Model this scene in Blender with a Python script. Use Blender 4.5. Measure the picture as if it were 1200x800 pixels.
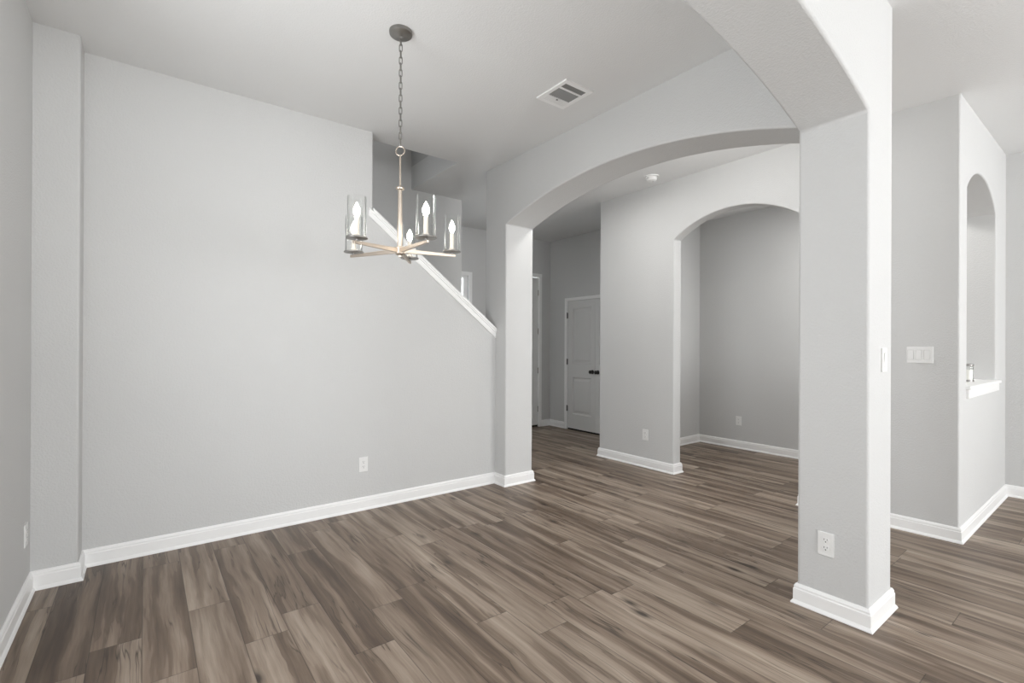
import bpy, bmesh, math, random
from mathutils import Vector, Matrix
random.seed(4)
SC = bpy.context.scene
for o in list(bpy.data.objects):
    bpy.data.objects.remove(o, do_unlink=True)
COL = SC.collection

# ------------------------------------------------------------------ camera
F_PX, CX, CY = 566.03, 599.68, 403.80
YAW, PITCH, ROLL, CAM_Z = 0.9210, 0.0009, 0.0044, 1.3268
cam_d = bpy.data.cameras.new('camera')
cam = bpy.data.objects.new('camera', cam_d)
COL.objects.link(cam)
cam_d.sensor_width = 36.0
cam_d.lens = F_PX * 36.0 / 1200.0
cam_d.shift_x = (600.0 - CX) / 1200.0
cam_d.shift_y = (CY - 400.0) / 1200.0
cam_d.clip_start = 0.02
fw = Vector((math.cos(YAW), math.sin(YAW), 0)); rt = Vector((math.sin(YAW), -math.cos(YAW), 0)); up = Vector((0, 0, 1))
fw2 = fw * math.cos(PITCH) + up * math.sin(PITCH)
up2 = up * math.cos(PITCH) - fw * math.sin(PITCH)
rt3 = rt * math.cos(ROLL) + up2 * math.sin(ROLL)
up3 = up2 * math.cos(ROLL) - rt * math.sin(ROLL)
M3 = Matrix((rt3, up3, -fw2)).transposed()
cam.matrix_world = Matrix.Translation((0, 0, CAM_Z)) @ M3.to_4x4()
SC.camera = cam

# ------------------------------------------------------------------ world, exposure, daylight
SC.view_settings.view_transform = 'Standard'
SC.view_settings.look = 'None'
SC.view_settings.gamma = 1.0
SC.view_settings.exposure = 0.10
SC.view_settings.use_curve_mapping = False
W = bpy.data.worlds.new('world'); SC.world = W
W.use_nodes = True
bg = W.node_tree.nodes['Background']
bg.inputs[0].default_value = (0.94, 0.97, 1.0, 1)
SC.cycles.max_bounces = 14
SC.cycles.diffuse_bounces = 10
SC.cycles.transparent_max_bounces = 24
SC.cycles.sample_clamp_indirect = 6


# lamp, window and added fill powers (W), sky strength, bulb emission
P_BR, P_UP, P_UPR, P_DIN, P_LAND, P_WORLD, P_BULB, P_HALL, P_ENT, P_HALL2 = 30, 66, 90, 15, 5.0, 5.3, 38.0, 9.8, 19.5, 9.0
bg.inputs[1].default_value = P_WORLD


def area(name, loc, rot, sx, sy, power, col=(1, 1, 1), spread=180):
    d = bpy.data.lights.new(name, 'AREA')
    d.shape = 'RECTANGLE'; d.size = sx; d.size_y = sy
    d.energy = power; d.color = col
    d.spread = math.radians(spread)
    o = bpy.data.objects.new(name, d)
    o.location = loc; o.rotation_euler = rot
    COL.objects.link(o)
    return o


# daylight through the windows of the living area behind the photographer (wall_back openings):
# skylight going in level, and added uplights standing in for light off the ground, lifting the ceiling
R90 = math.radians(90)
YBK_, XG_, XO_ = -4.2, 6.146, 2.352
for wx in (1.05, 4.45):
    area('unseen_level_light', (wx, -4.26, 1.45), (R90, 0, 0), 2.3, 1.95, P_BR * (0.4 if wx < 2 else 1.0), (1.0, 0.995, 0.985))
    area('added_uplight', (wx, -4.24, 1.45), (math.radians(150), 0, 0), 2.3, 1.5, P_UP if wx < 2 else P_UPR, (1.0, 0.99, 0.975))
area('added_uplight', (-0.55, 1.725, 1.4), (math.radians(130), 0, -R90), 1.0, 1.4, P_DIN, (1.0, 0.99, 0.975))  # uplight at the added side opening, brightens arch wall and soffits
# sky portals in the window openings and the added side opening (they only steer the sampling of the sky)
for wn, loc, rz, sx, sy in (('a', (1.05, YBK_ - 0.06, 1.45), 0, 2.4, 2.0), ('b', (4.45, YBK_ - 0.06, 1.45), 0, 2.4, 2.0),
                            ('c', (-0.545, 1.725, 1.5), -R90, 1.05, 2.0),
                            ('e', (3.557, 6.14, 1.22), math.pi, 0.44, 2.2)):
    pt = area('sky_portal', loc, (R90, 0, rz), sx, sy, 1.0)
    pt.data.cycles.is_portal = True

# round ceiling lamps of the hall and alcove, plus an added hall fill, all unseen
def lamp(name, loc, power, radius):
    d = bpy.data.lights.new(name, 'POINT'); d.energy = power; d.shadow_soft_size = radius; d.color = (1.0, 0.985, 0.96)
    o = bpy.data.objects.new(name, d); o.location = loc; COL.objects.link(o)


lamp('unseen_hall_light', (3.36, 2.05, 2.80), P_HALL, 0.12)
area('unseen_hall_light', (3.45, 3.25, 2.97), (0, 0, 0), 0.3, 0.3, P_HALL2, (1.0, 0.985, 0.96)).data.shape = 'DISK'  # second hall disc, added only to brighten the hall wall
area('alcove_lamp_light', (5.2, 1.7, 2.99), (0, 0, 0), 0.35, 0.35, P_ENT, (1.0, 0.985, 0.96)).data.shape = 'DISK'
# unseen light added upstairs to brighten the far stairwell wall
area('unseen_level_light', (XO_ - 0.02, 4.45, 4.15), (R90, 0, R90), 0.7, 0.9, P_LAND, (1, 1, 1))

# ------------------------------------------------------------------ node helpers and materials


class NT:
    def __init__(self, name):
        self.m = bpy.data.materials.new(name); self.m.use_nodes = True
        self.t = self.m.node_tree; self.n = self.t.nodes; self.l = self.t.links
        self.bsdf = self.n['Principled BSDF']

    def node(self, kind, **kw):
        nd = self.n.new(kind)
        for k, v_ in kw.items(): setattr(nd, k, v_)
        return nd

    def put(self, sock, val):
        if isinstance(val, bpy.types.NodeSocket): self.l.new(val, sock)
        else: sock.default_value = val

    def math(self, op, a, b=None, c=None, clamp=False):
        nd = self.node('ShaderNodeMath', operation=op, use_clamp=clamp)
        self.put(nd.inputs[0], a)
        if b is not None: self.put(nd.inputs[1], b)
        if c is not None: self.put(nd.inputs[2], c)
        return nd.outputs[0]

    def comb(self, x, y, z):
        nd = self.node('ShaderNodeCombineXYZ')
        for s, q in zip(nd.inputs, (x, y, z)): self.put(s, q)
        return nd.outputs[0]

    def mix(self, fac, a, b, kind='MIX'):
        nd = self.node('ShaderNodeMix', data_type='RGBA', blend_type=kind)
        self.put(nd.inputs[0], fac); self.put(nd.inputs[6], a); self.put(nd.inputs[7], b)
        return nd.outputs[2]

    def noise(self, vec, scale, detail=2, rough=0.5, dist=0.0):
        nd = self.node('ShaderNodeTexNoise')
        self.put(nd.inputs['Vector'], vec)
        nd.inputs['Scale'].default_value = scale; nd.inputs['Detail'].default_value = detail
        nd.inputs['Roughness'].default_value = rough; nd.inputs['Distortion'].default_value = dist
        return nd.outputs[0]

    def ramp(self, fac, stops):
        nd = self.node('ShaderNodeValToRGB')
        el = nd.color_ramp.elements
        while len(el) < len(stops): el.new(0.5)
        for e, (p, c) in zip(el, stops):
            e.position = p; e.color = (*c, 1) if len(c) == 3 else c
        self.put(nd.inputs[0], fac)
        return nd.outputs[0]

    def pos(self):
        return self.node('ShaderNodeNewGeometry').outputs['Position']

    def bump(self, h, strength, dist):
        nd = self.node('ShaderNodeBump')
        nd.inputs['Strength'].default_value = strength; nd.inputs['Distance'].default_value = dist
        self.put(nd.inputs['Height'], h)
        self.l.new(nd.outputs[0], self.bsdf.inputs['Normal'])


def srgb(r, g, b):
    f = lambda c: (c / 12.92 if c <= 0.04045 else ((c + 0.055) / 1.055) ** 2.4)
    return (f(r / 255), f(g / 255), f(b / 255))


def plain(name, col, rough=0.5, metal=0.0, var=0.03, scale=9.0, spec=0.5):
    t = NT(name)
    n = t.noise(t.pos(), scale, 3)
    a = tuple(min(1, c * (1 - var)) for c in col) + (1,)
    b = tuple(min(1, c * (1 + var)) for c in col) + (1,)
    t.l.new(t.mix(n, a, b), t.bsdf.inputs['Base Color'])
    t.bsdf.inputs['Roughness'].default_value = rough
    t.bsdf.inputs['Metallic'].default_value = metal
    t.bsdf.inputs['Specular IOR Level'].default_value = spec
    return t.m


def wall_paint(name, col, strength=0.26):
    t = NT(name)
    p = t.pos()
    n = t.noise(p, 2.2, 2)
    a = tuple(c * 0.985 for c in col) + (1,); b = tuple(c * 1.015 for c in col) + (1,)
    t.l.new(t.mix(n, a, b), t.bsdf.inputs['Base Color'])
    t.bsdf.inputs['Roughness'].default_value = 0.75
    t.bsdf.inputs['Specular IOR Level'].default_value = 0.25
    h = t.ramp(t.noise(p, 105, 2, 0.5), [(0.36, (0, 0, 0)), (0.64, (1, 1, 1))])
    t.bump(h, strength, 0.0030)
    return t.m


def plank_floor():
    t = NT('floor_planks')
    sx = t.node('ShaderNodeSeparateXYZ'); t.l.new(t.pos(), sx.inputs[0])
    x, y = sx.outputs[0], sx.outputs[1]
    PW, PL = 0.181, 1.22
    u = t.math('DIVIDE', t.math('ADD', x, 0.004 + 181 * 0.1), PW)
    row = t.math('FLOOR', u); fx = t.math('FRACT', u)
    w1 = t.node('ShaderNodeTexWhiteNoise', noise_dimensions='1D'); t.put(w1.inputs['W'], row)
    vv = t.math('ADD', t.math('DIVIDE', y, PL), t.math('MULTIPLY', w1.outputs[0], 9.0))
    colm = t.math('FLOOR', vv); fy = t.math('FRACT', vv)
    w2 = t.node('ShaderNodeTexWhiteNoise', noise_dimensions='2D')
    t.put(w2.inputs['Vector'], t.comb(row, colm, 0))
    rnd = w2.outputs[0]
    rc = t.node('ShaderNodeSeparateColor'); t.l.new(w2.outputs[1], rc.inputs[0])
    r2, r3 = rc.outputs[1], rc.outputs[2]
    ox = t.math('MULTIPLY', rnd, 37.0); oz = t.math('MULTIPLY', r2, 19.0)
    # wandering figure: bend the grain sideways along the plank
    warp = t.noise(t.comb(t.math('ADD', t.math('MULTIPLY', x, 3.5), ox), t.math('MULTIPLY', y, 2.1), oz), 1.0, 3)
    xw = t.math('ADD', x, t.math('MULTIPLY', t.math('SUBTRACT', warp, 0.5), 0.055))
    broad = t.noise(t.comb(t.math('ADD', t.math('MULTIPLY', xw, 13.0), ox), t.math('MULTIPLY', y, 0.85), oz), 1.0, 3, 0.55)
    mid = t.noise(t.comb(t.math('ADD', t.math('MULTIPLY', xw, 52.0), ox), t.math('MULTIPLY', y, 1.5), oz), 1.0, 4, 0.6, 0.3)
    fine = t.noise(t.comb(t.math('MULTIPLY', x, 330.0), t.math('MULTIPLY', y, 9.0), oz), 1.0, 2, 0.5)
    f = t.math('ADD', t.math('MULTIPLY', broad, 0.66), t.math('MULTIPLY', mid, 0.26))
    f = t.math('ADD', f, t.math('MULTIPLY', fine, 0.08))
    f = t.math('ADD', f, t.math('MULTIPLY', t.math('SUBTRACT', r3, 0.5), 0.13))
    step = t.ramp(broad, [(0.455, (0, 0, 0)), (0.470, (1, 1, 1))])
    f = t.math('ADD', f, t.math('MULTIPLY', t.math('SUBTRACT', step, 0.6), 0.038))
    base = t.ramp(f, [(0.29, srgb(76, 63, 53)), (0.41, srgb(103, 88, 75)), (0.52, srgb(128, 113, 99)), (0.62, srgb(152, 138, 124)), (0.75, srgb(178, 165, 150))])
    # per-plank tint
    tint = t.mix(r2, (0.90, 0.88, 0.86, 1), (1.10, 1.09, 1.08, 1))
    base = t.mix(1.0, base, tint, 'MULTIPLY')
    # thin dark mineral streaks
    st = t.noise(t.comb(t.math('ADD', t.math('MULTIPLY', xw, 26.0), ox), t.math('MULTIPLY', y, 1.0), t.math('ADD', oz, 5.0)), 1.0, 2, 0.5)
    sm = t.math('SUBTRACT', 1.0, t.math('MULTIPLY', t.math('ABSOLUTE', t.math('SUBTRACT', st, 0.5)), 42.0), clamp=True)
    gate = t.ramp(t.noise(t.comb(t.math('ADD', t.math('MULTIPLY', x, 5.0), ox), t.math('MULTIPLY', y, 2.2), oz), 1.0, 1), [(0.52, (0, 0, 0)), (0.66, (1, 1, 1))])
    base = t.mix(t.math('MULTIPLY', t.math('MULTIPLY', sm, gate), 0.85), base, (*srgb(52, 42, 35), 1))
    seam = t.math('SUBTRACT', 1.0, t.math('MULTIPLY', t.math('ABSOLUTE', t.math('SUBTRACT', broad, 0.459)), 95.0), clamp=True)
    sg = t.ramp(t.noise(t.comb(t.math('ADD', t.math('MULTIPLY', x, 3.0), oz), t.math('MULTIPLY', y, 1.7), ox), 1.0, 1), [(0.46, (0, 0, 0)), (0.60, (1, 1, 1))])
    base = t.mix(t.math('MULTIPLY', t.math('MULTIPLY', seam, sg), 0.75), base, (*srgb(56, 46, 38), 1))
    # knots
    vo = t.node('ShaderNodeTexVoronoi', feature='F1')
    t.put(vo.inputs['Vector'], t.comb(t.math('ADD', t.math('MULTIPLY', xw, 6.0), ox), t.math('MULTIPLY', y, 2.3), oz))
    vo.inputs['Scale'].default_value = 1.0
    kn = t.ramp(vo.outputs['Distance'], [(0.05, (1, 1, 1)), (0.11, (0.40, 0.40, 0.40)), (0.19, (0, 0, 0))])
    kg = t.math('GREATER_THAN', r3, 0.45)
    base = t.mix(t.math('MULTIPLY', t.math('MULTIPLY', kn, kg), 0.88), base, (*srgb(45, 36, 30), 1))
    # joints
    dx = t.math('MULTIPLY', t.math('MINIMUM', fx, t.math('SUBTRACT', 1.0, fx)), PW)
    dy = t.math('MULTIPLY', t.math('MINIMUM', fy, t.math('SUBTRACT', 1.0, fy)), PL)
    d = t.math('MINIMUM', dx, dy)
    gap = t.math('SUBTRACT', 1.0, t.math('DIVIDE', d, 0.0028), clamp=True)
    base = t.mix(t.math('MULTIPLY', gap, 0.75), base, (*srgb(50, 42, 36), 1))
    t.l.new(base, t.bsdf.inputs['Base Color'])
    t.put(t.bsdf.inputs['Roughness'], t.math('ADD', 0.36, t.math('MULTIPLY', mid, 0.14)))
    t.bsdf.inputs['Specular IOR Level'].default_value = 0.45
    hgt = t.math('SUBTRACT', t.math('MULTIPLY', mid, 0.25), gap)
    t.bump(hgt, 0.25, 0.0015)
    return t.m


def brushed(name, col, rough, metal=1.0):
    t = NT(name)
    sx = t.node('ShaderNodeMapping'); t.put(sx.inputs['Vector'], t.pos()); sx.inputs['Scale'].default_value = (60, 60, 900)
    n = t.noise(sx.outputs[0], 1.0, 2)
    a = tuple(c * 0.92 for c in col) + (1,); b = tuple(min(1, c * 1.06) for c in col) + (1,)
    t.l.new(t.mix(n, a, b), t.bsdf.inputs['Base Color'])
    t.bsdf.inputs['Metallic'].default_value = metal
    t.bsdf.inputs['Roughness'].default_value = rough
    return t.m


def clear_glass(name, tint=(0.985, 0.99, 0.99), refl=1.0):
    t = NT(name)
    t.n.remove(t.bsdf)
    out = t.n['Material Output']
    tr = t.node('ShaderNodeBsdfTransparent'); tr.inputs[0].default_value = (*tint, 1)
    gl = t.node('ShaderNodeBsdfGlossy'); gl.inputs['Roughness'].default_value = 0.03
    gl.inputs['Color'].default_value = (0.97, 0.98, 0.98, 1)
    lw = t.node('ShaderNodeLayerWeight'); lw.inputs['Blend'].default_value = 0.15
    wob = t.noise(t.pos(), 30, 1)
    f = t.math('MULTIPLY', lw.outputs['Fresnel'], t.math('MULTIPLY_ADD', wob, 0.06, refl), clamp=True)
    mx = t.node('ShaderNodeMixShader')
    t.l.new(f, mx.inputs[0]); t.l.new(tr.outputs[0], mx.inputs[1]); t.l.new(gl.outputs[0], mx.inputs[2])
    t.l.new(mx.outputs[0], out.inputs[0])
    return t.m


def glow(name, col, strength):
    t = NT(name)
    n = t.noise(t.pos(), 40, 1)
    t.l.new(t.mix(n, (*col, 1), (*[c * 0.97 for c in col], 1)), t.bsdf.inputs['Emission Color'])
    t.bsdf.inputs['Emission Strength'].default_value = strength
    return t.m


WALL = wall_paint('wall_paint', (0.590, 0.592, 0.588))
CEIL = wall_paint('ceiling_paint', (0.74, 0.744, 0.742), 0.2)
TRIM = plain('trim_paint', (0.86, 0.86, 0.855), 0.38, var=0.01)
DOOR = plain('door_paint', (0.66, 0.66, 0.65), 0.42, var=0.01)
FLOOR = plank_floor()
PLATE = plain('white_plastic', (0.78, 0.78, 0.77), 0.35, var=0.01)
SLOT = plain('slot_dark', (0.05, 0.05, 0.05), 0.6)
NICKEL = brushed('brushed_nickel', (0.62, 0.54, 0.46), 0.36)
PEWTER = brushed('dark_nickel', (0.30, 0.29, 0.275), 0.40)
BRONZE = plain('bronze_black', (0.035, 0.032, 0.03), 0.35, 0.6)
HINGE = plain('hinge_steel', (0.20, 0.195, 0.19), 0.4, 0.8)
GLASS = clear_glass('shade_glass', (0.985, 0.988, 0.985), 0.7)
PANE = clear_glass('pane_glass', (0.97, 0.98, 0.98), 0.8)
BULB = glow('bulb_glow', (1.0, 0.93, 0.82), P_BULB)
SLEEVE = plain('candle_sleeve', (0.72, 0.67, 0.60), 0.4, var=0.01)
LOUVER = plain('louver_metal', (0.26, 0.26, 0.255), 0.5)
SWEEP_GAP = plain('door_sweep', (0.02, 0.02, 0.02), 0.8)  # black of the sweep and of the painted gap shade
WAX = plain('white_wax', (0.85, 0.84, 0.80), 0.5)
LIDM = plain('jar_rim', (0.30, 0.29, 0.28), 0.3, 0.7)

# ------------------------------------------------------------------ mesh helpers


def obj(name, bm, mat, parent=None, loc=None, smooth=False, bevel=None, angle=35):
    bmesh.ops.remove_doubles(bm, verts=bm.verts, dist=1e-6)
    bmesh.ops.recalc_face_normals(bm, faces=bm.faces)
    me = bpy.data.meshes.new(name); bm.to_mesh(me); bm.free()
    o = bpy.data.objects.new(name, me); COL.objects.link(o)
    me.materials.append(mat)
    if smooth:
        for p in me.polygons: p.use_smooth = True
    if parent: o.parent = parent
    if loc: o.location = loc
    if bevel:
        b = o.modifiers.new('bevel', 'BEVEL'); b.width = bevel; b.segments = 3
        b.limit_method = 'ANGLE'; b.angle_limit = math.radians(angle); b.harden_normals = False
        for p in me.polygons: p.use_smooth = True
        me.set_sharp_from_angle(angle=math.radians(30))
    elif smooth:
        me.set_sharp_from_angle(angle=math.radians(40))
    return o


def structure(name, bm, mat, parent=None, **kw):
    o = obj(name, bm, mat, parent, **kw)
    if parent is None: o['kind'] = 'structure'
    return o


def thing(name, label, cat, loc=(0, 0, 0), rot=(0, 0, 0), group=None):
    o = bpy.data.objects.new(name, None); COL.objects.link(o)
    o.empty_display_size = 0.05
    o.location = loc; o.rotation_euler = rot
    o['label'] = label; o['category'] = cat
    if group: o['group'] = group
    return o


def box(bm, x0, x1, y0, y1, z0, z1):
    vs = [bm.verts.new(p) for p in ((x0, y0, z0), (x1, y0, z0), (x1, y1, z0), (x0, y1, z0), (x0, y0, z1), (x1, y0, z1), (x1, y1, z1), (x0, y1, z1))]
    for q in ((0, 3, 2, 1), (4, 5, 6, 7), (0, 1, 5, 4), (1, 2, 6, 5), (2, 3, 7, 6), (3, 0, 4, 7)):
        bm.faces.new([vs[i] for i in q])
    return vs


def boxes(*bs):
    bm = bmesh.new()
    for b in bs: box(bm, *b)
    return bm


def rounded_box(x0, x1, y0, y1, z0, z1, r=0.003, seg=2):
    bm = boxes((x0, x1, y0, y1, z0, z1))
    bmesh.ops.bevel(bm, geom=list(bm.edges), offset=r, segments=seg, affect='EDGES', profile=0.5)
    return bm


def prism(loops, to3, t0, t1):
    """extrude a 2D outline (first loop) with holes (other loops) from t0 to t1; to3(a, b, t) gives the point"""
    bm = bmesh.new()
    edges = []
    for lp in loops:
        vs = [bm.verts.new(to3(a, b, t0)) for a, b in lp]
        for i in range(len(vs)): edges.append(bm.edges.new((vs[i], vs[(i + 1) % len(vs)])))
    if len(loops) == 1:
        bm.faces.new([e.verts[0] for e in []] or [v for v in bm.verts])
    else:
        bmesh.ops.triangle_fill(bm, use_beauty=True, use_dissolve=False, edges=edges)
    fs = list(bm.faces)
    ret = bmesh.ops.extrude_face_region(bm, geom=fs)
    shift = Vector(to3(0, 0, t1)) - Vector(to3(0, 0, t0))
    for g in ret['geom']:
        if isinstance(g, bmesh.types.BMVert): g.co += shift
    bmesh.ops.recalc_face_normals(bm, faces=bm.faces)
    return bm


def arch_pts(a0, a1, spring, peak, n=36, e=2.0):
    c, h = (a0 + a1) / 2, abs(a1 - a0) / 2
    out = []
    for i in range(n + 1):
        a = a0 + (a1 - a0) * i / n
        if e == 2.0:
            rise = peak - spring; R = (h * h + rise * rise) / (2 * rise)
            z = peak - R + math.sqrt(max(0, R * R - (a - c) ** 2))
        else:
            z = peak - (peak - spring) * (abs(a - c) / h) ** e
        out.append((a, z))
    return out


XZ = lambda a, b, t: (a, t, b)
YZ = lambda a, b, t: (t, a, b)
XY = lambda a, b, t: (a, b, t)

SKIRT = [(0, 0), (0.024, 0), (0.024, 0.005), (0.019, 0.014), (0.0145, 0.019), (0.0145, 0.074), (0.011, 0.080), (0.0115, 0.088), (0.007, 0.098), (0.0035, 0.102), (0, 0.102)]


def sweep(name, pts, prof, mat, closed=False, parent=None, struct=True, z0=0.0):
    """moulding profile (offset to the right of travel, height) along a mitred floor path"""
    bm = bmesh.new(); rings = []
    n = len(pts)
    for i, p in enumerate(pts):
        p = Vector(p)
        d0 = (p - Vector(pts[i - 1])).normalized() if (i > 0 or closed) else None
        d1 = (Vector(pts[(i + 1) % n]) - p).normalized() if (i < n - 1 or closed) else None
        if d0 is None: d0 = d1
        if d1 is None: d1 = d0
        n0 = Vector((d0.y, -d0.x)); n1 = Vector((d1.y, -d1.x))
        m = n0 + n1; m = m / max(1e-6, (1 + n0.dot(n1)))
        rings.append([bm.verts.new((p.x + m.x * o, p.y + m.y * o, z0 + z)) for o, z in prof])
    k = len(prof)
    rng = range(n) if closed else range(n - 1)
    for i in rng:
        a, b = rings[i], rings[(i + 1) % n]
        for j in range(k):
            bm.faces.new((a[j], a[(j + 1) % k], b[(j + 1) % k], b[j]))
    if not closed:
        bm.faces.new(rings[0]); bm.faces.new(rings[-1][::-1])
    return structure(name, bm, mat, parent) if struct else obj(name, bm, mat, parent)


def lathe(prof, seg=24, cap=True):
    bm = bmesh.new(); rings = []
    for r, z in prof:
        if r < 1e-6: rings.append([bm.verts.new((0, 0, z))])
        else: rings.append([bm.verts.new((r * math.cos(2 * math.pi * i / seg), r * math.sin(2 * math.pi * i / seg), z)) for i in range(seg)])
    for a, b in zip(rings, rings[1:]):
        for i in range(seg):
            j = (i + 1) % seg
            if len(a) == 1 and len(b) == 1: continue
            if len(a) == 1: bm.faces.new((a[0], b[i], b[j]))
            elif len(b) == 1: bm.faces.new((a[i], b[0], a[j]))
            else: bm.faces.new((a[i], b[i], b[j], a[j]))
    return bm


def torus_link(L, Wd, r, seg=20, ms=8):
    """oval chain link in the XZ plane, overall length L along z, width Wd along x"""
    bm = bmesh.new(); rings = []
    hw = Wd / 2 - r; hl = L / 2 - r - hw
    path = []
    for i in range(seg):
        a = 2 * math.pi * i / seg
        z = math.sin(a) * hw + (hl if math.sin(a) > 1e-6 else (-hl if math.sin(a) < -1e-6 else 0))
        path.append(Vector((math.cos(a) * hw, 0, z)))
    for i, p in enumerate(path):
        tg = (path[(i + 1) % seg] - path[i - 1]).normalized()
        nn = tg.cross(Vector((0, 1, 0)))
        rings.append([bm.verts.new(p + nn * r * math.cos(2 * math.pi * k / ms) + Vector((0, 1, 0)) * r * math.sin(2 * math.pi * k / ms)) for k in range(ms)])
    for i in range(seg):
        a, b = rings[i], rings[(i + 1) % seg]
        for k in range(ms):
            bm.faces.new((a[k], a[(k + 1) % ms], b[(k + 1) % ms], b[k]))
    return bm


# ------------------------------------------------------------------ the setting
H = 3.05
T = H + 0.01           # walls run into the ceiling
XL, YK, XK, YA, YAB = -0.4855, 3.6218, -0.2914, 3.8137, 3.956
XB, XB2, YJ, YBE = 2.700, 3.030, 3.648, 3.988
Y1, Y2 = 0.788, 1.097
XC, XC2, YC1, YC2, YC3 = 4.363, 4.494, 3.991, 2.971, 1.752
XF, YF, YF2, XG = 4.403, 0.770, 1.140, 6.146
XR, YR = 6.153, 3.773
XH, YH = 5.375, 6.02
YS = 4.95              # wall on the far side of the stairs
XO = 2.352             # edge of the stairwell opening in the ceiling
YBK = -4.2

structure('floor', boxes((XL - 0.2, XG + 0.3, YBK - 0.2, YH + 0.25, -0.08, 0)), FLOOR)
structure('ceiling', prism([[(XL - 0.2, YBK - 0.2), (XG + 0.3, YBK - 0.2), (XG + 0.3, YH + 0.25), (XO, YH + 0.25), (XO, YAB), (XL - 0.2, YAB)]], XY, H, H + 0.25), CEIL)

structure('wall_left', prism([[(YBK - 0.1, -0.02), (YS, -0.02), (YS, T), (YBK - 0.1, T)], [(1.20, 0.5), (2.25, 0.5), (2.25, 2.5), (1.20, 2.5)]], YZ, XL - 0.12, XL), WALL)  # unseen side opening added to bring more light into the dining room
structure('wall_corner', boxes((XL - 0.01, XK, YK, YA + 0.02, -0.02, T)), WALL, bevel=0.012)

# half wall of the stairs
SL = (1.51 - 2.44) / (2.674 - 1.466)
cap_top = lambda x: 2.437 + SL * (x - 1.466)
XE = 1.4715
structure('wall_stair', prism([[(XL - 0.02, -0.02), (XB + 0.02, -0.02), (XB + 0.02, cap_top(XB + 0.02) - 0.03), (XE, cap_top(XE) - 0.03), (XE, T), (XL - 0.02, T)]], XZ, YA, YAB), WALL, bevel=0.008)

# wall with the wide arch
p = [(Y1 + 0.15, T), (YBE, T), (YBE, -0.02), (YJ, -0.02)] + arch_pts(YJ, Y2, 2.462, 2.677) + [(Y1 + 0.15, 2.462)]
structure('wall_arch', prism([p], YZ, XB, XB2), WALL, bevel=0.012)
# near arch and its column
ap = arch_pts(XB, XL, 2.437, 2.690, 44, 2.2)
p = [(XL - 0.02, T), (XB2, T), (XB2, -0.02), (XB, -0.02)] + ap + [(XL - 0.02, 2.437)]
structure('wall_column', prism([p], XZ, Y1, Y2), WALL, bevel=0.012)

# hall wall with the small arch
p = [(YC3 - 0.05, T), (YC1, T), (YC1, -0.02), (YC2, -0.02)] + arch_pts(YC2, YC3, 2.428, 2.632) + [(YC3, -0.02), (YC3 - 0.05, -0.02)]
structure('wall_hall', prism([p], YZ, XC, XC2), WALL, bevel=0.010)
XJ = XF + (XC - XF) * (YF2 - YF) / (YC3 - 0.03 - YF)
structure('wall_pier', prism([[(XC, YC3 - 0.03), (XJ, YF2), (XJ + 0.13, YF2), (XC2, YC3 - 0.03)]], XY, -0.02, T), WALL)
# wall with the arched niche over a sill
NX0, NX1, NB = 4.612, 5.690, YF2
hole = [(NX0, 1.03), (NX0, 2.45)] + arch_pts(NX0, NX1, 2.455, 2.645, 28)[1:-1] + [(NX1, 2.45), (NX1, 1.03)]
p = [(XF, -0.02), (XG + 0.1, -0.02), (XG + 0.1, T), (XF, T)]
bm = prism([p, hole], XZ, YF, NB)
for vv in bm.verts:      # the end face runs on along the slight skew of the hall wall
    if abs(vv.co.x - XF) < 1e-4 and vv.co.y > YF + 0.1: vv.co.x = XF + (XC - XF) * (NB - YF) / (YC3 - 0.03 - YF)
ed = []
for e in bm.edges:
    if len(e.link_faces) == 2 and e.link_faces[0].normal.angle(e.link_faces[1].normal) > 0.9 and all(abs(q.co.y - YF) < 1e-4 and -0.01 < q.co.z + 0.02 for q in e.verts):
        z0, z1 = (q.co.z for q in e.verts)
        x0, x1 = (q.co.x for q in e.verts)
        if max(z0, z1) - min(z0, z1) < 1e-4 and (z0 < 0 or z0 > 3): continue
        if min(x0, x1) > XG: continue
        ed.append(e)
bmesh.ops.bevel(bm, geom=ed, offset=0.010, segments=3, affect='EDGES', profile=0.5)
structure('wall_niche', bm, WALL)
structure('wall_right', boxes((XG, XG + 0.12, YBK - 0.1, YF + 0.02, -0.02, T)), WALL)
structure('wall_alcove', boxes((XR, XR + 0.12, YF2 - 0.1, YC1 + 0.1, -0.02, T)), WALL)
structure('wall_divider', boxes((XC2 - 0.02, XR + 0.02, YR, YC1, -0.02, T)), WALL)
# entry hall: wall with the double door, wall with the tall door and the sidelight
structure('wall_closet', boxes((XH, XH + 0.12, YC1 - 0.02, YH + 0.1, -0.02, T)), WALL)
WX0, WX1, WZ0, WZ1 = 3.34, 3.775, 0.10, 2.345
DX0, DX1, DZ = 4.20, 5.128, 2.436
structure('wall_entry', prism([[(1.0, -0.02), (DX0, -0.02), (DX0, DZ), (DX1, DZ), (DX1, -0.02), (XH + 0.1, -0.02), (XH + 0.1, T), (1.0, T)],
                               [(WX0, WZ0), (WX1, WZ0), (WX1, WZ1), (WX0, WZ1)]], XZ, YH, YH + 0.16), WALL)
structure('wall_entry_side', boxes((1.0, 1.12, YS + 0.1, YH + 0.1, -0.02, T)), WALL)
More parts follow.
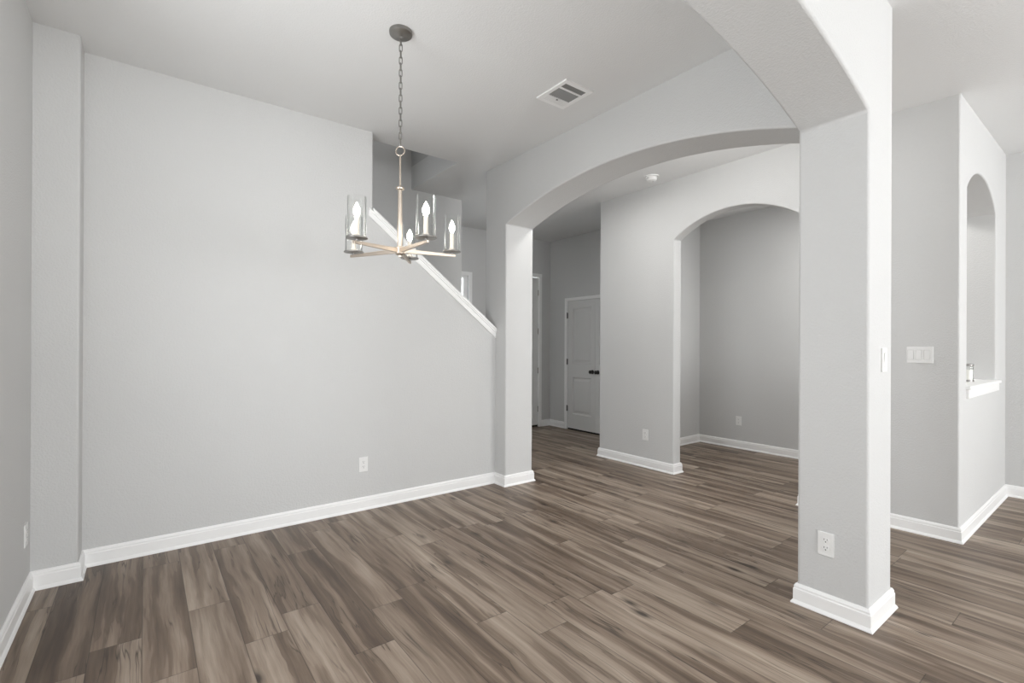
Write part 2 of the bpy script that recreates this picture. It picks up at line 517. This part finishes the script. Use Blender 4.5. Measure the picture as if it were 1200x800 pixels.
# stairwell, open to the upper floor
structure('wall_stairwell', prism([[(XL - 0.02, -0.02), (3.007, -0.02), (3.007, T), (XO + 0.12, T), (XO + 0.12, 5.4), (XL - 0.02, 5.4)]], XZ, YS, YS + 0.12), WALL, bevel=0.008)
structure('wall_landing', boxes((XO, XO + 0.12, YAB - 0.14, YS, H + 0.25, 5.4)), WALL)
structure('wall_upper_side', boxes((XL - 0.12, XO + 0.02, YAB - 0.14, YAB, H + 0.25, 5.4)), WALL)
structure('wall_upper_left', boxes((XL - 0.12, XL, YAB - 0.14, YS + 0.1, T, 5.4)), WALL)
structure('ceiling_upper', boxes((XL - 0.12, XO + 0.12, YAB - 0.14, YS + 0.12, 5.4, 5.5)), CEIL)
# wall behind the photographer with two wide windows
holes = [[(a, 0.45), (a + 2.4, 0.45), (a + 2.4, 2.45), (a, 2.45)] for a in (-0.15, 3.25)]
structure('wall_back', prism([[(XL - 0.1, -0.02), (XG + 0.1, -0.02), (XG + 0.1, T), (XL - 0.1, T)]] + holes, XZ, YBK, YBK - 0.12), WALL)

# ------------------------------------------------------------------ skirting boards, stair cap, sill
sweep('baseboard_left', [(XL, YBK), (XL, YK), (XK, YK), (XK, YA), (XB, YA), (XB, YJ), (XB2, YJ), (XB2, YBE)], SKIRT, TRIM)
sweep('baseboard_column', [(XB, Y2), (XB, Y1), (XB2, Y1), (XB2, Y2)], SKIRT, TRIM, closed=True)
sweep('baseboard_hall', [(XH, YC1), (XC, YC1), (XC, YC2), (XC2, YC2), (XC2, YR)], SKIRT, TRIM)
sweep('baseboard_alcove', [(XC2, YR), (XR, YR), (XR, YF2), (XC2 + 0.02, YF2), (XC2, YC3), (XC, YC3), (XF, YF), (XG, YF)], SKIRT, TRIM)
sweep('baseboard_right', [(XG, YF), (XG, YBK)], SKIRT, TRIM)
sweep('baseboard_entry', [(DX1 + 0.055, YH), (XH, YH), (XH, 5.640)], SKIRT, TRIM)
sweep('baseboard_sidelight', [(3.83, YH), (DX0 - 0.06, YH)], SKIRT, TRIM)

# sloping white cap on the half wall
def slope_prism(x0, x1, dz_top, dz_bot, y0, y1, bevel=0.0):
    bm = bmesh.new()
    vs = []
    for x in (x0, x1):
        for yy in (y0, y1):
            for dz in (dz_bot, dz_top):
                vs.append(bm.verts.new((x, yy, cap_top(x) + dz)))
    for q in ((0, 1, 3, 2), (4, 6, 7, 5), (0, 4, 5, 1), (2, 3, 7, 6), (1, 5, 7, 3), (0, 2, 6, 4)):
        bm.faces.new([vs[i] for i in q])
    if bevel:
        bmesh.ops.bevel(bm, geom=list(bm.edges), offset=bevel, segments=2, affect='EDGES', profile=0.5)
    return bm

cap = structure('trim_1', slope_prism(XE - 0.002, XB - 0.001, 0.0, -0.030, YA - 0.028, YAB + 0.02, 0.005), TRIM)
obj('apron_board', slope_prism(XE - 0.035, XB - 0.001, -0.026, -0.094, YA - 0.013, YA + 0.004, 0.002), TRIM, cap)
obj('cove_moulding', slope_prism(XE - 0.035, XB - 0.001, -0.026, -0.046, YA - 0.022, YA - 0.008, 0.004), TRIM, cap)

# sill of the arched opening
sill = structure('trim_2', rounded_box(NX0 - 0.03, NX1 + 0.07, YF - 0.028, NB + 0.01, 1.028, 1.052, 0.005), TRIM)
obj('apron_board', rounded_box(NX0 - 0.01, NX1 + 0.05, YF - 0.016, YF + 0.003, 0.965, 1.030, 0.003), TRIM, sill)

# sidelight window
win = structure('window_1', prism([[(WX0, WZ0), (WX1, WZ0), (WX1, WZ1), (WX0, WZ1)], [(WX0 + 0.07, WZ0 + 0.07), (WX1 - 0.07, WZ0 + 0.07), (WX1 - 0.07, WZ1 - 0.03), (WX0 + 0.07, WZ1 - 0.03)]], XZ, YH + 0.03, YH + 0.15), TRIM)
w0, w1 = WX0 - 0.05, WX1 + 0.052
obj('window_casing', prism([[(w0, WZ0 - 0.05), (w1, WZ0 - 0.05), (w1, WZ1 + 0.05), (w0, WZ1 + 0.05)], [(WX0 + 0.004, WZ0), (WX1 - 0.004, WZ0), (WX1 - 0.004, WZ1 - 0.004), (WX0 + 0.004, WZ1 - 0.004)]], XZ, YH - 0.018, YH + 0.002), TRIM, win)
obj('pane', boxes((WX0 + 0.06, WX1 - 0.06, YH + 0.085, YH + 0.092, WZ0 + 0.06, WZ1 - 0.02)), PANE, win)


# ------------------------------------------------------------------ doors
def panel_leaf(w, h, panels, th=0.035, dpt=0.015):
    """door leaf in local coords: x 0..w, front face at y=0, z 0..h, with raised panels"""
    bm = bmesh.new()
    xs = sorted({0, w} | {q for a in panels for q in (a[0], a[1])})
    zs = sorted({0, h} | {q for a in panels for q in (a[2], a[3])})
    inp = lambda xa, xb, za, zb: any(abs(xa - p0[0]) < 1e-6 and abs(xb - p0[1]) < 1e-6 and abs(za - p0[2]) < 1e-6 and abs(zb - p0[3]) < 1e-6 for p0 in panels)
    def quad(pts): bm.faces.new([bm.verts.new(q) for q in pts])
    for xa, xb in zip(xs, xs[1:]):
        for za, zb in zip(zs, zs[1:]):
            if inp(xa, xb, za, zb):
                rings = []
                for ins, dp in ((0, 0), (0.014, dpt), (0.030, dpt), (0.062, 0.003)):
                    rings.append([(xa + ins, dp, za + ins), (xb - ins, dp, za + ins), (xb - ins, dp, zb - ins), (xa + ins, dp, zb - ins)])
                for r0, r1 in zip(rings, rings[1:]):
                    for i in range(4):
                        j = (i + 1) % 4
                        quad((r0[i], r0[j], r1[j], r1[i]))
                quad(rings[-1])
            else:
                quad(((xa, 0, za), (xb, 0, za), (xb, 0, zb), (xa, 0, zb)))
    b = th
    quad(((0, b, 0), (0, b, h), (w, b, h), (w, b, 0)))
    quad(((0, 0, 0), (0, 0, h), (0, b, h), (0, b, 0)))
    quad(((w, 0, 0), (w, b, 0), (w, b, h), (w, 0, h)))
    quad(((0, 0, 0), (0, b, 0), (w, b, 0), (w, 0, 0)))
    quad(((0, 0, h), (w, 0, h), (w, b, h), (0, b, h)))
    return bm


def hinge_mesh():
    bm = lathe([(0, -0.048), (0.004, -0.047), (0.0065, -0.044), (0.0065, 0.044), (0.004, 0.047), (0, 0.048)], 10)
    box(bm, -0.002, 0.020, 0.004, 0.007, -0.044, 0.044)
    return bm


def knob_mesh():
    bm = lathe([(0, 0), (0.031, 0.0), (0.031, 0.006), (0.013, 0.010), (0.010, 0.028), (0.020, 0.036), (0.027, 0.047), (0.026, 0.057), (0.017, 0.064), (0, 0.066)], 20)
    bmesh.ops.rotate(bm, verts=bm.verts, cent=(0, 0, 0), matrix=Matrix.Rotation(math.radians(90), 3, 'X'))   # points to -y
    return bm


# door_1: tall single door in the entry wall (right edge in view)
d1 = thing('door_1', 'tall white hinged door at the far left end of the hall', 'door', (DX0, YH + 0.012, 0))
d1['kind'] = 'structure'
w = DX1 - DX0 - 0.012
obj('leaf', panel_leaf(w, DZ - 0.04, [(0.13, w - 0.13, 1.09, DZ - 0.18), (0.13, w - 0.13, 0.24, 0.86)]), DOOR, d1, (0.004, 0, 0.030))
obj('door_sweep', boxes((0.0, w + 0.006, 0.004, 0.036, 0.001, 0.030)), SWEEP_GAP, d1)
cx0, cx1 = -0.058, DX1 - DX0 + 0.052
obj('casing', prism([[(cx0, 0), (0.002, 0), (0.002, DZ - 0.004), (DX1 - DX0 - 0.006, DZ - 0.004), (DX1 - DX0 - 0.006, 0), (cx1, 0), (cx1, DZ + 0.056), (cx0, DZ + 0.056)]], XZ, -0.032, -0.011), TRIM, d1, bevel=0.004)
for hz in (0.289, 0.916, 1.556, 2.183):
    obj('hinge', hinge_mesh(), HINGE, d1, (w + 0.001, -0.010, hz))
obj('handle', knob_mesh(), BRONZE, d1, (0.075, 0, 0.95))

# door_2: pair of two-panel doors in the side wall of the entry hall
d2 = thing('door_2', 'pair of white two-panel doors with dark knobs at the end of the hall', 'door', (XH - 0.002, 5.577, 0), (0, 0, -math.pi / 2))
d2['kind'] = 'structure'
LW, LH = 0.590, 2.000
pan = [(0.110, LW - 0.078, 1.015, 1.885), (0.110, LW - 0.078, 0.225, 0.805)]
pan2 = [(0.078, LW - 0.110, 1.015, 1.885), (0.078, LW - 0.110, 0.225, 0.805)]
obj('leaf', panel_leaf(LW, LH, pan, 0.019), DOOR, d2, (0.003, -0.022, 0.026))
obj('leaf', panel_leaf(LW, LH, pan2, 0.019), DOOR, d2, (LW + 0.006, -0.022, 0.026))
W2 = 2 * LW + 0.009
obj('casing', prism([[(-0.058, 0), (0.001, 0), (0.001, LH + 0.030), (W2, LH + 0.030), (W2, 0), (W2 + 0.058, 0), (W2 + 0.058, LH + 0.078), (-0.058, LH + 0.078)]], XZ, -0.034, -0.001), TRIM, d2, bevel=0.004)
obj('gap_shade_strip', boxes((0.001, W2, -0.006, -0.001, 0.001, 0.027)), SWEEP_GAP, d2)  # black strip painted in as the shade of the gap under both leaves
for hz in (0.335, 1.07, 1.80):
    obj('hinge', hinge_mesh(), HINGE, d2, (0.0, -0.034, hz))
    obj('hinge', hinge_mesh(), HINGE, d2, (W2, -0.034, hz))
obj('knob', knob_mesh(), BRONZE, d2, (LW - 0.050, -0.022, 0.930))
obj('knob', knob_mesh(), BRONZE, d2, (LW + 0.062, -0.022, 0.930))

# ------------------------------------------------------------------ chandelier
CHX, CHY = 1.116, 2.490
ch = thing('chandelier', 'five-light nickel chandelier with clear glass cylinders hanging on a long chain', 'chandelier', (CHX, CHY, 1.82))
Z = lambda z: z - 1.82
obj('canopy', lathe([(0.062, Z(3.052)), (0.063, Z(3.042)), (0.0615, Z(3.032)), (0.054, Z(3.026)), (0.030, Z(3.022)), (0.012, Z(3.016)), (0.010, Z(3.008)), (0, Z(3.006))], 32), PEWTER, ch, smooth=True)
LK, PITCHZ = 0.046, 0.0345
z = 3.004 - LK / 2 + 0.012; k = 0
proto = None
while z > 2.418:
    if proto is None:
        proto = obj('chain_link', torus_link(LK, 0.021, 0.0026), PEWTER, ch, smooth=True); o = proto
    else:
        o = proto.copy(); COL.objects.link(o); o.parent = ch
    o.location = (0, 0, Z(z)); o.rotation_euler = (0, 0, math.radians(48 + 90 * (k % 2)))
    z -= PITCHZ; k += 1
ring = torus_link(0.056, 0.056, 0.0032, 24)
obj('loop', ring, NICKEL, ch, (0, 0, Z(2.392)), smooth=True).rotation_euler = (0, 0, math.radians(-42))
obj('rod', lathe([(0, Z(2.372)), (0.005, Z(2.370)), (0.0055, Z(2.355)), (0.0055, Z(2.19)), (0, Z(2.19))], 16), NICKEL, ch, smooth=True)
obj('collar', lathe([(0.006, Z(2.200)), (0.010, Z(2.196)), (0.022, Z(2.192)), (0.024, Z(2.187)), (0.022, Z(2.181)), (0.012, Z(2.176)), (0.006, Z(2.174))], 24), NICKEL, ch, smooth=True)
obj('stem', lathe([(0, Z(2.180)), (0.0115, Z(2.178)), (0.0125, Z(2.05)), (0.0145, Z(1.870)), (0.0145, Z(1.858)), (0, Z(1.858))], 20), NICKEL, ch, smooth=True)
obj('hub', lathe([(0, Z(1.866)), (0.020, Z(1.866)), (0.026, Z(1.862)), (0.026, Z(1.826)), (0.020, Z(1.820)), (0.009, Z(1.818)), (0.008, Z(1.808)), (0, Z(1.805))], 24), NICKEL, ch, smooth=True)
def arm_mesh(R):
    bm = bmesh.new()
    secs = [(0.018, 0.0075, 1.831, 1.857), (0.10, 0.0070, 1.830, 1.852), (R + 0.022, 0.0065, 1.828, 1.842)]
    rings = [[bm.verts.new((x, s * hw, Z(zz))) for s, zz in ((-1, z0), (1, z0), (1, z1), (-1, z1))] for x, hw, z0, z1 in secs]
    for a, b in zip(rings, rings[1:]):
        for i in range(4): bm.faces.new((a[i], a[(i + 1) % 4], b[(i + 1) % 4], b[i]))
    bm.faces.new(rings[0]); bm.faces.new(rings[-1])
    return bm
ARMR = 0.310
G0 = 1.862
glass_prof = [(0.0455, 0), (0.0475, 0.0), (0.0475, 0.200), (0.0465, 0.2015), (0.0450, 0.200), (0.0450, 0.003), (0.0455, 0)]
aproto = None
for ang, R in ((-159, 0.297), (-92, 0.330), (-18.7, 0.290), (55.0, 0.312), (120.5, 0.316)):
    if aproto is None:
        a = obj('arm', arm_mesh(ARMR), NICKEL, ch, bevel=0.0015)
        kids = [
            obj('shade_holder', lathe([(0, Z(1.838)), (0.007, Z(1.838)), (0.007, Z(1.851)), (0.020, Z(1.853)), (0.0545, Z(1.855)), (0.055, Z(1.858)), (0.0535, Z(1.861)), (0, Z(1.862))], 32), PEWTER, a, (ARMR, 0, 0), smooth=True),
            obj('candle_sleeve', lathe([(0.018, Z(G0 - 0.001)), (0.018, Z(G0 + 0.012)), (0.0115, Z(G0 + 0.016)), (0.0115, Z(G0 + 0.098)), (0.009, Z(G0 + 0.101)), (0, Z(G0 + 0.101))], 20), SLEEVE, a, (ARMR, 0, 0), smooth=True),
            obj('bulb', lathe([(0.007, Z(G0 + 0.100)), (0.009, Z(G0 + 0.106)), (0.0155, Z(G0 + 0.119)), (0.0175, Z(G0 + 0.130)), (0.0150, Z(G0 + 0.143)), (0.009, Z(G0 + 0.157)), (0.004, Z(G0 + 0.168)), (0, Z(G0 + 0.174))], 20), BULB, a, (ARMR, 0, 0), smooth=True),
            obj('glass_shade', lathe([(r, Z(G0 - 0.001 + q)) for r, q in glass_prof], 36), GLASS, a, (ARMR, 0, 0), smooth=True)]
        aproto = a
    else:
        a = aproto.copy(); COL.objects.link(a); a.parent = ch
        for kd in kids:
            c = kd.copy(); COL.objects.link(c); c.parent = a
    a.rotation_euler = (0, 0, math.radians(ang))
    a.scale = (R / ARMR, R / ARMR if False else 1, 1)

# ------------------------------------------------------------------ ceiling vent and smoke detector
VX0, VX1, VY0, VY1 = 2.161, 2.412, 2.274, 2.572
vent = thing('ceiling_vent', 'white rectangular air vent with dark louvers in the ceiling', 'vent', (VX0, VY0, H))
vw, vl = VX1 - VX0, VY1 - VY0
rect = lambda a0, a1, b0, b1: [(a0, b0), (a1, b0), (a1, b1), (a0, b1)]
banks = [(0.028, vw - 0.032, 0.033, 0.082), (0.028, vw - 0.032, 0.099, 0.206)]
obj('frame', prism([rect(0, vw, 0, vl)] + [rect(*b) for b in banks], XY, -0.010, 0.001), TRIM, vent)
obj('duct', boxes((0.02, vw - 0.02, 0.025, 0.25, -0.0015, 0.0005)), plain('duct_dark', (0.10, 0.10, 0.10), 0.7), vent)
def tilt_slat(bm, p0, p1, wdt, ang, th=0.0012):
    p0, p1 = Vector(p0), Vector(p1); d = (p1 - p0).normalized()
    s = Vector((0, 0, 1)).cross(d); s = (s * math.cos(ang) + Vector((0, 0, 1)) * math.sin(ang)); nn = d.cross(s)
    vs = [bm.verts.new(p + s * wdt * a + nn * th * b) for p in (p0, p1) for a, b in ((-.5, -.5), (.5, -.5), (.5, .5), (-.5, .5))]
    for q in ((0, 1, 2, 3), (4, 7, 6, 5), (0, 4, 5, 1), (1, 5, 6, 2), (2, 6, 7, 3), (3, 7, 4, 0)): bm.faces.new([vs[i] for i in q])
b = banks[1]
for i in range(14):
    bm = bmesh.new(); xx = b[0] + (i + 0.5) * (b[1] - b[0]) / 14
    tilt_slat(bm, (xx, b[2], -0.0058), (xx, b[3], -0.0058), 0.009, math.radians(40))
    obj('louver', bm, LOUVER, vent)
b = banks[0]
for i in range(4):
    bm = bmesh.new(); yy = b[2] + (i + 0.5) * (b[3] - b[2]) / 4
    tilt_slat(bm, (b[0], yy, -0.0058), (b[1], yy, -0.0058), 0.010, math.radians(-40))
    obj('louver', bm, LOUVER, vent)
for i in range(4):
    bm = bmesh.new(); yy = 0.222 + i * 0.014
    tilt_slat(bm, (0.028, yy, -0.0112), (vw - 0.032, yy, -0.0112), 0.011, math.radians(12))
    obj('louver', bm, TRIM, vent)
obj('damper_lever', boxes((vw * 0.45, vw * 0.45 + 0.012, 0.215, 0.222, -0.016, -0.009)), LOUVER, vent)

sd = thing('smoke_detector', 'round white smoke detector on the hall ceiling', 'smoke detector', (4.10, 3.055, H))
obj('base', lathe([(0, 0.001), (0.070, 0.001), (0.072, -0.004), (0.070, -0.011), (0.058, -0.013), (0, -0.013)], 32), PLATE, sd, smooth=True)
obj('body', lathe([(0.052, -0.012), (0.055, -0.020), (0.053, -0.036), (0.046, -0.046), (0.030, -0.050), (0, -0.051)], 32), PLATE, sd, smooth=True)
obj('test_button', lathe([(0.014, -0.049), (0.014, -0.055), (0.011, -0.057), (0, -0.057)], 20), plain('button_grey', (0.6, 0.6, 0.6), 0.4), sd, (0.012, -0.018, 0), smooth=True)


# ------------------------------------------------------------------ outlets and switches
def screw_mesh(r=0.003):
    bm = lathe([(r, 0), (r, 0.0008), (r * 0.6, 0.0014), (0, 0.0015)], 12)
    bmesh.ops.rotate(bm, verts=bm.verts, cent=(0, 0, 0), matrix=Matrix.Rotation(math.radians(90), 3, 'X'))
    return bm


def receptacle_face():
    pts = []
    for i in range(28):
        a = 2 * math.pi * i / 28
        x_, z_ = 0.0172 * math.cos(a), 0.0172 * math.sin(a)
        pts.append((x_, max(-0.0140, min(0.0140, z_))))
    return prism([pts], XZ, -0.0082, -0.004)


def outlet(label, loc, rz):
    """duplex outlet, plate faces local -y"""
    t = thing('wall_outlet', label, 'outlet', loc, (0, 0, rz))
    obj('plate', rounded_box(-0.0365, 0.0365, -0.0058, 0.0005, -0.0585, 0.0585, 0.0022), PLATE, t)
    for s in (-1, 1):
        r = obj('receptacle', receptacle_face(), PLATE, t, (0, 0, s * 0.0195))
        obj('slot', boxes((-0.0078, -0.0054, -0.0085, -0.0080, 0.0005, 0.0085)), SLOT, r)
        obj('slot', boxes((0.0054, 0.0078, -0.0085, -0.0080, 0.0015, 0.0080)), SLOT, r)
        gm = lathe([(0, 0), (0.0028, 0), (0.0028, 0.0005), (0, 0.0005)], 12)
        bmesh.ops.rotate(gm, verts=gm.verts, cent=(0, 0, 0), matrix=Matrix.Rotation(math.radians(90), 3, 'X'))
        obj('ground_hole', gm, SLOT, r, (0, -0.0080, -0.0070))
    obj('screw', screw_mesh(), PLATE, t, (0, -0.0056, 0))
    return t


R_NX = -math.pi / 2     # facing -x
R_PX = math.pi / 2      # facing +x
outlet('white duplex outlet low on the plain wall below the stairs', (1.404, YA, 0.364), 0)
outlet('white duplex outlet on the near column, close to its baseboard', (XB, 0.9635, 0.346), R_NX)
outlet('white duplex outlet on the hall wall left of the small arch', (XC, 3.318, 0.354), R_NX)
outlet('white duplex outlet on the shaded back wall seen through the small arch', (XR, 3.212, 0.358), R_NX)
outlet('white outlet on the left wall at the photo edge, seen almost edge-on', (XL, 3.490, 0.340), R_PX)


def rocker_mesh(on=True):
    bm = bmesh.new()
    s = 0.0030 if on else -0.0030
    prof = [(-0.033, 0.0), (-0.033, 0.0035 + s * 0.6), (0.0, 0.0042), (0.033, 0.0035 - s * 0.6), (0.033, 0.0)]
    rings = [[bm.verts.new((x_, -0.0040 - d, z_)) for z_, d in prof] for x_ in (-0.0158, 0.0158)]
    for i in range(5):
        j = (i + 1) % 5
        bm.faces.new((rings[0][i], rings[0][j], rings[1][j], rings[1][i]))
    bm.faces.new(rings[0]); bm.faces.new(rings[1][::-1])
    return bm


def switch(label, loc, rz, gangs):
    t = thing('light_switch', label, 'light switch', loc, (0, 0, rz))
    hw = 0.036 + 0.023 * (gangs - 1)
    cs = [(i - (gangs - 1) / 2) * 0.046 for i in range(gangs)]
    holes_ = [rect(c - 0.0172, c + 0.0172, -0.0343, 0.0343) for c in cs]
    obj('plate', prism([rect(-hw, hw, -0.0585, 0.0585)] + holes_, XZ, -0.0062, 0.0005), PLATE, t, bevel=0.0018)
    for i, c in enumerate(cs):
        obj('rocker', rocker_mesh(i != gangs - 1), PLATE, t, (c, 0, 0))
        for s in (-1, 1):
            obj('screw', screw_mesh(), PLATE, t, (c, -0.0060, s * 0.0475))
    return t


switch('white plate of three rocker switches on the grey wall right of the column', (XF - 0.0085, 0.985, 1.271), R_NX - 0.0407, 3)
switch('narrow white single rocker switch on the bright end of the near column', (2.905, Y1, 1.262), 0, 1)

# ------------------------------------------------------------------ candle jar on the sill
cj = thing('candle_jar', 'white candle in a glass jar with dark rims on the arched opening sill', 'candle', (5.235, 0.868, 1.052))
obj('jar', lathe([(0.034, 0.0), (0.036, 0.004), (0.036, 0.118), (0.0355, 0.124), (0.0335, 0.124), (0.0335, 0.006), (0, 0.006)], 28), GLASS, cj, smooth=True)
obj('wax', lathe([(0, 0.008), (0.0325, 0.008), (0.0328, 0.096), (0, 0.097)], 28), WAX, cj, smooth=True)
obj('rim', lathe([(0.0365, 0.124), (0.038, 0.126), (0.038, 0.138), (0.035, 0.142), (0, 0.142)], 28), LIDM, cj, smooth=True)
obj('foot', lathe([(0, 0.0), (0.0385, 0.0), (0.0385, 0.014), (0.0365, 0.016)], 28), LIDM, cj, smooth=True)
